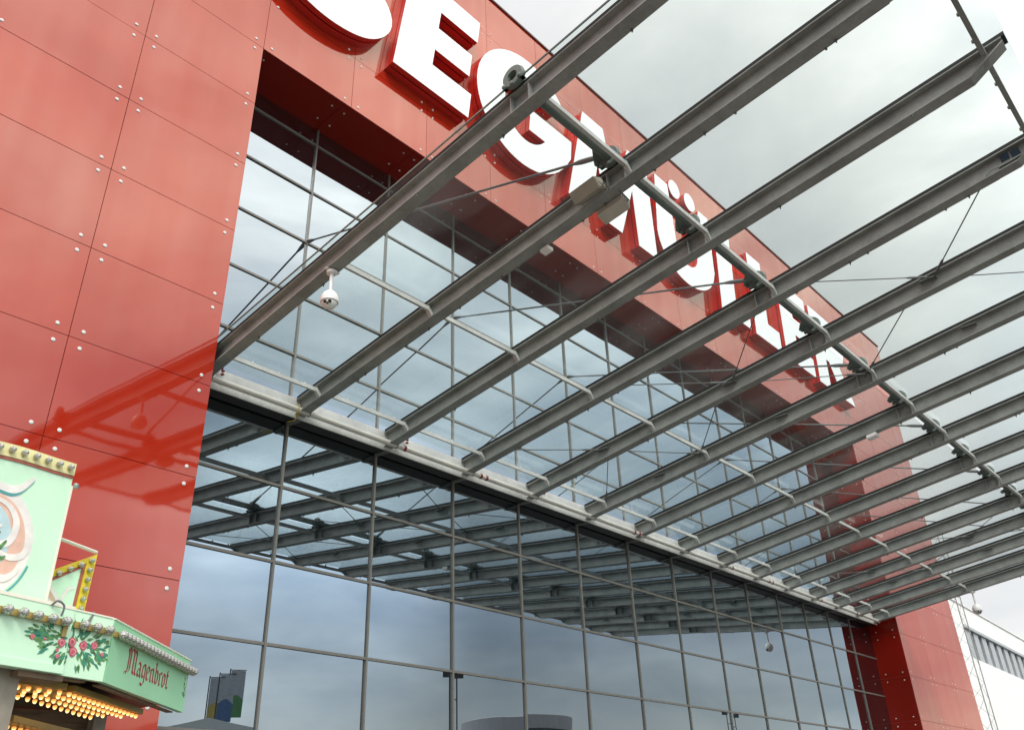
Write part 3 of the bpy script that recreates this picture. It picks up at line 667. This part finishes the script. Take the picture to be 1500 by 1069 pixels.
for (u,v,r_) in ((-.126,-.005,.036),(-.023,.02,.04),(.0,-.045,.04),(.077,.01,.04),(.17,.025,.034),(-.36,.0,.022),(-.265,.0,.014),(-.14,-.1,.02),(-.15,-.06,.016),(.25,-.03,.018)):
    u+=rf; r_*=.84
    if u>LF-.03: continue
    rs=MB()
    for j in range(3):
        rs.prism([(u+r_*(1-.28*j)*math.cos(a)*(1+.12*math.sin(3*a+j)),1.365+v+r_*(1-.28*j)*math.sin(a)*(1+.1*math.cos(4*a))) for a in [2*math.pi*i/14 for i in range(14)]],A+nF*(dd(u)+.0032+.0012*j),eF,UP,nF*.001,mi=j%2)
    rs.build('painted_rose',[M['rose'],M['rose2']],K)
q=MB()
for i in range(10): 
    u=LS-.06+random.uniform(-.03,.03); v=1.36+random.uniform(-.09,.06); a=random.uniform(0,6.3); L=.04
    p=[(0,0),(.3*L,.008),(L,0),(.3*L,-.008)]; q.prism([(u+x*math.cos(a)-y*math.sin(a),v+x*math.sin(a)+y*math.cos(a)) for x,y in p],Bc+nS*.0012,eS,UP,nS*.001)
q.build('painted_leaves',M['leaf'],K)
# blackletter lettering, broad-nib strokes
NIB=Vector((math.cos(math.radians(38)),math.sin(math.radians(38))))
def nib(mb,pts,o,sc,w=.13):
    pts=[Vector(p) for p in pts]
    for i in range(len(pts)-1):
        a,b_=pts[i],pts[i+1]; h=NIB*w/2
        if abs((b_-a).normalized().cross(NIB))<.12: 
            nn=Vector((-(b_-a).y,(b_-a).x)).normalized()*.018; poly=[a-nn,b_-nn,b_+nn,a+nn]
        else: poly=[a-h,b_-h,b_+h,a+h]
        mb.prism([(p.x*sc[0],p.y*sc[1]) for p in poly],o,eS,UP,nS*.0015)
minim=lambda x,h=1: [(x-.1,h-.14),(x,h-.2),(x,.14),(x+.12,.04)]
GL={'M':(1.75,[[(-.3,-.1),(-.12,.02),(.1,.05),(.2,.3),(.22,1.2),(.05,1.5)],[(.02,1.38),(.22,1.62),(.5,1.4),(.52,.3),(.4,.1)],[(.5,1.42),(.78,1.62),(1.02,1.4),(1.02,.2),(1.2,.05)],[(1.02,1.42),(1.2,1.6),(1.42,1.4),(1.42,.18),(1.6,.05)],[(.2,.2),(.02,-.12)]]),
    'a':(.82,[[(.08,.82),(.3,.98),(.55,.82),(.55,.16),(.7,.04)],[(.5,.58),(.2,.5),(.1,.2),(.28,.04),(.52,.2)]]),
    'g':(.82,[[(.55,.96),(.2,.9),(.12,.3),(.3,.08),(.55,.25)],[(.42,1.0),(.6,.86),(.6,-.2),(.35,-.42),(.05,-.3)]]),
    'e':(.68,[[(.5,.62),(.5,.86),(.3,.98),(.1,.8),(.1,.2),(.3,.03),(.55,.18)],[(.1,.45),(.5,.62)]]),
    'n':(.88,[minim(.15),[(.2,.8),(.42,.98),(.6,.82),(.6,.18),(.75,.05)]]),
    'b':(.82,[[(.1,1.45),(.17,1.3),(.17,.2),(.35,.04),(.58,.2),(.58,.75),(.4,.96),(.2,.8)]]),
    'r':(.62,[minim(.15),[(.2,.78),(.38,.98),(.55,.86)]]),
    'o':(.76,[[(.3,.98),(.12,.82),(.12,.18),(.3,.03),(.55,.2),(.55,.8),(.3,.98)]]),
    't':(.6,[[(.2,1.25),(.2,.18),(.36,.04),(.55,.15)],[(.02,.92),(.45,.95)]])}
tx=MB(); uu=.36; tw=sum(GL[c][0] for c in 'Magenbrot'); s0=.92/tw
for c in 'Magenbrot':
    wd,st=GL[c]
    for p in st: nib(tx,[(x,y) for x,y in p],Bc+eS*uu+UP*1.28+nS*.001,(s0,.118),.21)
    uu+=wd*s0
tx.build('lettering',M['script'],K)

# ------------------------------------------------------------------ neighbouring white hall and lattice mast
H=thing('warehouse',(70,20,GR),'white warehouse with a dark window band beyond the red store','building')
o=Vector((41,12.02,0)); e=Vector((13.65,.56,0)).normalized(); n=Vector((e.y,-e.x,0))
q=MB(); slab(q,o,e,n,0,80,GR,6.95,-30,0); slab(q,o,e,n,0,5.2,6.952,8.5,-30,0); slab(q,o,e,n,0,80,8.502,9.5,-30,0); q.build('wall',M['wht_wall'],H)
q=MB(); slab(q,o,e,n,5.2,80,6.952,8.5,-.4,-.2); q.build('window',M['glz'],H)
q=MB()
for i in range(46):
    q=MB(); slab(q,o,e,n,5.5+i*1.5,5.5+i*1.5+.85,6.97,8.34,-.19,-.06); q.build('louvre',M['louvre'],H)
q=MB(); slab(q,o,e,n,5.2,80,8.36,8.5,-.19,.05); q.build('lintel',M['louvre'],H)
q=MB(); slab(q,o,e,n,-.05,80,9.502,9.56,-30,.06); q.build('roof_edge',M['wht_wall'],H)
L=thing('lattice_mast',(38.9,10.35,GR),'slender grey lattice mast standing at the far corner of the red store','mast')
zt=11.4; q=MB()
for x,y in ((38.5,10.2),(39.2,10.2),(38.85,10.75)): q.tube([(x,y,GR),(x,y,zt)],.02,8)
q.build('rail',M['galv'],L)
q=MB(); i=0; z=GR; c3=[(38.5,10.2),(39.2,10.2),(38.85,10.75)]
while z<zt-.7:
    for j in range(3):
        a=c3[j];b_=c3[(j+1)%3]
        if i%2: a,b_=b_,a
        q.tube([(a[0],a[1],z),(b_[0],b_[1],z+.65)],.006,5)
    z+=.65;i+=1
q.build('bracing',M['galv'],L)

# ------------------------------------------------------------------ fairground behind the viewer (seen mirrored in the glass)
for i,(x,y,zt_,cm,lab) in enumerate(((36.7,-43.5,12.5,'flag_y','white flag with yellow print, leftmost of the three flags mirrored in the glass'),(37.3,-43.1,12.75,'flag_b','white flag with blue print, middle one of the three mirrored in the glass'),(37.95,-42.75,13.05,'flag_g','white flag with green print, rightmost of the three mirrored in the glass'))):
    t=thing('flag',(x,y,GR),lab,'flag','flags mirrored in the glass')
    d=Vector((.85,.5,0)).normalized()
    q=MB(); q.tube([(x,y,GR),(x,y,zt_)],[.07,.045],8); q.tube([(x,y,zt_-.1),(x+d.x*1.25,y+d.y*1.25,zt_-.1)],.035,6); q.build('pole',M['mast'],t)
    q=MB(); pts=[]
    for mi_,z0,z1 in ((0,zt_-2.3,zt_-.15),(1,zt_-3.6,zt_-2.3)):
        for k in range(8):
            u0,u1=.08+k*.14,.08+(k+1)*.14
            f0,f1=.05*math.sin(k*1.1),.05*math.sin((k+1)*1.1)
            nn=Vector((d.y,-d.x,0))
            h0=h1=z1
            if mi_==0: z00,z01=z0+.35*math.sin(k*.4),z0+.35*math.sin((k+1)*.4)
            else: z00=z01=z0; h0,h1=z1+.35*math.sin(k*.4),z1+.35*math.sin((k+1)*.4)
            A0=Vector((x,y,0))+d*u0+nn*f0; A1=Vector((x,y,0))+d*u1+nn*f1; dn=nn*.01
            q.hexa([tuple(A0+UP*z00),tuple(A1+UP*z01),tuple(A1+dn+UP*z01),tuple(A0+dn+UP*z00),tuple(A0+UP*h0),tuple(A1+UP*h1),tuple(A1+dn+UP*h1),tuple(A0+dn+UP*h0)],mi_)
    q.build('cloth',[M['flag'],M[cm]],t)
def tent(c,w,zp,ze,label):
    t=thing('tent',(c[0],c[1],GR),label,'tent','grey tents mirrored in the glass')
    d=Vector((.87,.5,0)); s=Vector((-.5,.87,0)); q=MB(); n=10; rings=[]
    for i in range(n+1):
        f=i/n; hw=w*(1-f)+.05; z=ze+(zp-ze)*(f**1.15)
        rings.append([tuple(Vector((c[0],c[1],z))+d*hw*a+s*hw*b_) for a,b_ in ((-1,-1),(0,-1.02),(1,-1),(1.02,0),(1,1),(0,1.02),(-1,1),(-1.02,0))])
    q.loft(rings); q.build('roof',M['tent'],t,smooth=False)
    q=MB()
    for a in (-1,1):
        for b_ in (-1,1):
            p=Vector((c[0],c[1],0))+d*w*.97*a+s*w*.97*b_; q.tube([(p.x,p.y,GR),(p.x,p.y,ze)],.08,8)
    q.build('pole',M['mast'],t)
    q=MB(); q.tube([tuple(Vector((c[0],c[1],0))+d*w*(-.95+1.9*i/12)+s*(-w*.6)+UP*(ze+.5+(zp-ze)*.62*math.sin(math.pi*i/12)**.8)) for i in range(13)],.06,6)
    q.build('arch_rib',M['mast'],t)
tent((29.6,-30.3,0),7.5,7.55,5.2,'grey pointed tent mirrored low in the glass below the three flags')
tent((38.5,-34.8,0),7.5,7.7,6.0,'grey pointed tent mirrored in the glass right of the three flags')
tent((21.0,-42.0,0),7.0,8.0,6.2,'grey pointed tent mirrored in the glass beside the fair stall')
def light_mast(x,y,zt_,w,label):
    t=thing('light_mast',(x,y,GR),label,'mast','light masts mirrored in the glass')
    d=Vector((.5,.5,0)).normalized(); q=MB()
    for a in (-1,1): q.tube([(x+d.x*w*a*1.25,y+d.y*w*a*1.25,GR),(x+d.x*w*a,y+d.y*w*a,zt_)],.035,6)
    z=GR+.4
    while z<zt_: q.tube([(x-d.x*w,y-d.y*w,z),(x+d.x*w,y+d.y*w,z)],.025,6); z+=1.5
    q.build('frame',M['mast'],t)
    for a in (-1,1):
        q=MB(); q.obox((x+d.x*w*a*1.5,y+d.y*w*a*1.5,zt_+.05),d*.22,Vector((d.y,-d.x,0))*.1,UP*.14); q.build('lamp_head',M['mast'],t)
light_mast(31.5,-10.4,7.38,.22,'dark ladder shaped light mast mirrored in the glass left of the round tower')
light_mast(70.1,-16.7,8.6,.3,'distant twin lamp light mast mirrored in the glass right of the round tower')
T=thing('round_tower',(67,-38,GR),'grey round drum roofed tower mirrored low in the glass','tower')
q=MB(); q.lathe((67,-38,0),[(5.1,9.0),(5.15,10.2),(4.9,10.3)],n=48); q.build('roof_ring',M['tower'],T)
q=MB(); q.lathe((67,-38,0),[(4.7,GR),(4.7,8.99)],n=48); q.build('wall',M['tower_dark'],T)

# ------------------------------------------------------------------ sky, sun, camera
w=bpy.data.worlds.new('World'); S.world=w; w.use_nodes=True; nt=w.node_tree; nt.nodes.clear()
out=N(nt,'ShaderNodeOutputWorld')
SUN=Vector((-.42,-.62,.78)).normalized()
el=math.asin(SUN.z); az=math.atan2(SUN.x,SUN.y)
sky=N(nt,'ShaderNodeTexSky'); sky.sky_type='NISHITA'; sky.sun_disc=False; sky.sun_elevation=el; sky.sun_rotation=az
b1=N(nt,'ShaderNodeBackground'); b1.inputs['Strength'].default_value=.02; nt.links.new(sky.outputs[0],b1.inputs['Color'])
tc=N(nt,'ShaderNodeTexCoord'); sx=N(nt,'ShaderNodeSeparateXYZ'); nt.links.new(tc.outputs['Generated'],sx.inputs[0])
mp=N(nt,'ShaderNodeMapping'); mp.inputs['Scale'].default_value=(1,1,2.2); nt.links.new(tc.outputs['Generated'],mp.inputs['Vector'])
nz=N(nt,'ShaderNodeTexNoise'); nz.inputs['Scale'].default_value=3.1; nz.inputs['Detail'].default_value=8; nz.inputs['Roughness'].default_value=.52; nz.inputs['Distortion'].default_value=.35
nt.links.new(mp.outputs[0],nz.inputs['Vector'])
def ramp(stops):
    r=N(nt,'ShaderNodeValToRGB'); e=r.color_ramp.elements
    while len(e)<len(stops): e.new(.5)
    for x,(p,c) in zip(e,stops): x.position=p; x.color=(*c,1)
    return r
# overcast deck: southern half (mirrored in the front) dark near the horizon, bright towards the hidden sun; northern half pale
rs_=ramp([(.0,(.56,.57,.55)),(.1,(.44,.455,.44)),(.19,(.29,.325,.355)),(.27,(.46,.53,.60)),(.42,(.86,.95,1.02)),(.6,(1.36,1.37,1.34)),(.8,(1.35,1.33,1.3))])
rn_=ramp([(.0,(.70,.66,.61)),(.25,(.62,.60,.57)),(.5,(.45,.455,.425)),(.72,(.58,.58,.56)),(1,(1.0,.98,.95))])
for r in (rs_,rn_): nt.links.new(sx.outputs['Z'],r.inputs['Fac'])
mr=N(nt,'ShaderNodeMapRange'); mr.interpolation_type='SMOOTHSTEP'; mr.inputs['From Min'].default_value=-.25; mr.inputs['From Max'].default_value=.3
nt.links.new(sx.outputs['Y'],mr.inputs['Value'])
mx=N(nt,'ShaderNodeMixRGB'); nt.links.new(mr.outputs[0],mx.inputs['Fac'])
xf=N(nt,'ShaderNodeMapRange'); xf.interpolation_type='SMOOTHSTEP'; xf.inputs['From Min'].default_value=.87; xf.inputs['From Max'].default_value=.97; xf.inputs['To Min'].default_value=.85; xf.inputs['To Max'].default_value=1.55
nt.links.new(sx.outputs['X'],xf.inputs['Value'])
gd=N(nt,'ShaderNodeVectorMath',operation='DOT_PRODUCT'); gd.inputs[1].default_value=(.53,-.81,.25); nt.links.new(tc.outputs['Generated'],gd.inputs[0])
gm=N(nt,'ShaderNodeMapRange'); gm.interpolation_type='SMOOTHSTEP'; gm.inputs['From Min'].default_value=.972; gm.inputs['From Max'].default_value=.999; gm.inputs['To Min'].default_value=0; gm.inputs['To Max'].default_value=1.5
nt.links.new(gd.outputs['Value'],gm.inputs['Value'])
xa=N(nt,'ShaderNodeMath',operation='ADD'); nt.links.new(xf.outputs[0],xa.inputs[0]); nt.links.new(gm.outputs[0],xa.inputs[1])
xm=N(nt,'ShaderNodeMixRGB',blend_type='MULTIPLY'); xm.inputs['Fac'].default_value=1; nt.links.new(rs_.outputs[0],xm.inputs['Color1']); nt.links.new(xa.outputs[0],xm.inputs['Color2'])
n2=N(nt,'ShaderNodeTexNoise'); n2.inputs['Scale'].default_value=3.4; n2.inputs['Detail'].default_value=6; n2.inputs['Roughness'].default_value=.5; n2.inputs['Distortion'].default_value=.4
mp2=N(nt,'ShaderNodeMapping'); mp2.inputs['Scale'].default_value=(1,1,2.8); mp2.inputs['Location'].default_value=(3.1,1.7,.4); nt.links.new(tc.outputs['Generated'],mp2.inputs['Vector']); nt.links.new(mp2.outputs[0],n2.inputs['Vector'])
c2=ramp([(.32,(.70,.73,.78)),(.5,(1.06,1.05,1.03)),(.66,(1.42,1.38,1.33))]); nt.links.new(n2.outputs['Fac'],c2.inputs['Fac'])
xn=N(nt,'ShaderNodeMixRGB',blend_type='MULTIPLY'); xn.inputs['Fac'].default_value=1; nt.links.new(xm.outputs[0],xn.inputs['Color1']); nt.links.new(c2.outputs[0],xn.inputs['Color2'])
nt.links.new(xn.outputs[0],mx.inputs['Color1']); nt.links.new(rn_.outputs[0],mx.inputs['Color2'])
cr=ramp([(.30,(.80,.82,.85)),(.5,(1,1,1)),(.68,(1.2,1.19,1.17))]); nt.links.new(nz.outputs['Fac'],cr.inputs['Fac'])
mu=N(nt,'ShaderNodeMixRGB',blend_type='MULTIPLY'); mu.inputs['Fac'].default_value=1; nt.links.new(mx.outputs[0],mu.inputs['Color1']); nt.links.new(cr.outputs[0],mu.inputs['Color2'])
# bright veil round the hidden sun
dt=N(nt,'ShaderNodeVectorMath',operation='DOT_PRODUCT'); dt.inputs[1].default_value=SUN; nt.links.new(tc.outputs['Generated'],dt.inputs[0])
pw=N(nt,'ShaderNodeMapRange'); pw.inputs['From Min'].default_value=.72; pw.inputs['From Max'].default_value=1; pw.inputs['To Min'].default_value=0; pw.inputs['To Max'].default_value=.8; pw.interpolation_type='SMOOTHSTEP'
nt.links.new(dt.outputs['Value'],pw.inputs['Value'])
ad=N(nt,'ShaderNodeMixRGB',blend_type='ADD'); ad.inputs['Fac'].default_value=1; nt.links.new(mu.outputs[0],ad.inputs['Color1']); nt.links.new(pw.outputs[0],ad.inputs['Color2'])
b2=N(nt,'ShaderNodeBackground'); b2.inputs['Strength'].default_value=1.0; nt.links.new(ad.outputs[0],b2.inputs['Color'])
sm=N(nt,'ShaderNodeAddShader'); nt.links.new(b1.outputs[0],sm.inputs[0]); nt.links.new(b2.outputs[0],sm.inputs[1]); nt.links.new(sm.outputs[0],out.inputs['Surface'])
ld=bpy.data.lights.new('sun','SUN'); ld.energy=1.3; ld.angle=math.radians(20); ld.color=(1,.96,.9)
lo=bpy.data.objects.new('sun',ld); COL.objects.link(lo); lo.rotation_euler=SUN.to_track_quat('Z','Y').to_euler(); lo.location=(0,-20,40)

cam=bpy.data.cameras.new('camera'); co=bpy.data.objects.new('camera',cam); COL.objects.link(co); S.camera=co
cam.sensor_width=36; cam.lens=1252/1500*36; cam.clip_start=.05; cam.clip_end=2000
R=[(0.67486755,-0.73719673,-0.03308739),(0.33963978,0.35010474,-0.87296706),(0.65513251,0.57789934,0.48665567)]
mw_=Matrix(((R[0][0],-R[1][0],-R[2][0],0),(R[0][1],-R[1][1],-R[2][1],0),(R[0][2],-R[1][2],-R[2][2],ZO),(0,0,0,1)))
co.matrix_world=mw_
vs=S.view_settings; vs.view_transform='Standard'; vs.look='None'; vs.gamma=1; vs.exposure=.45
S.cycles.transparent_max_bounces=24
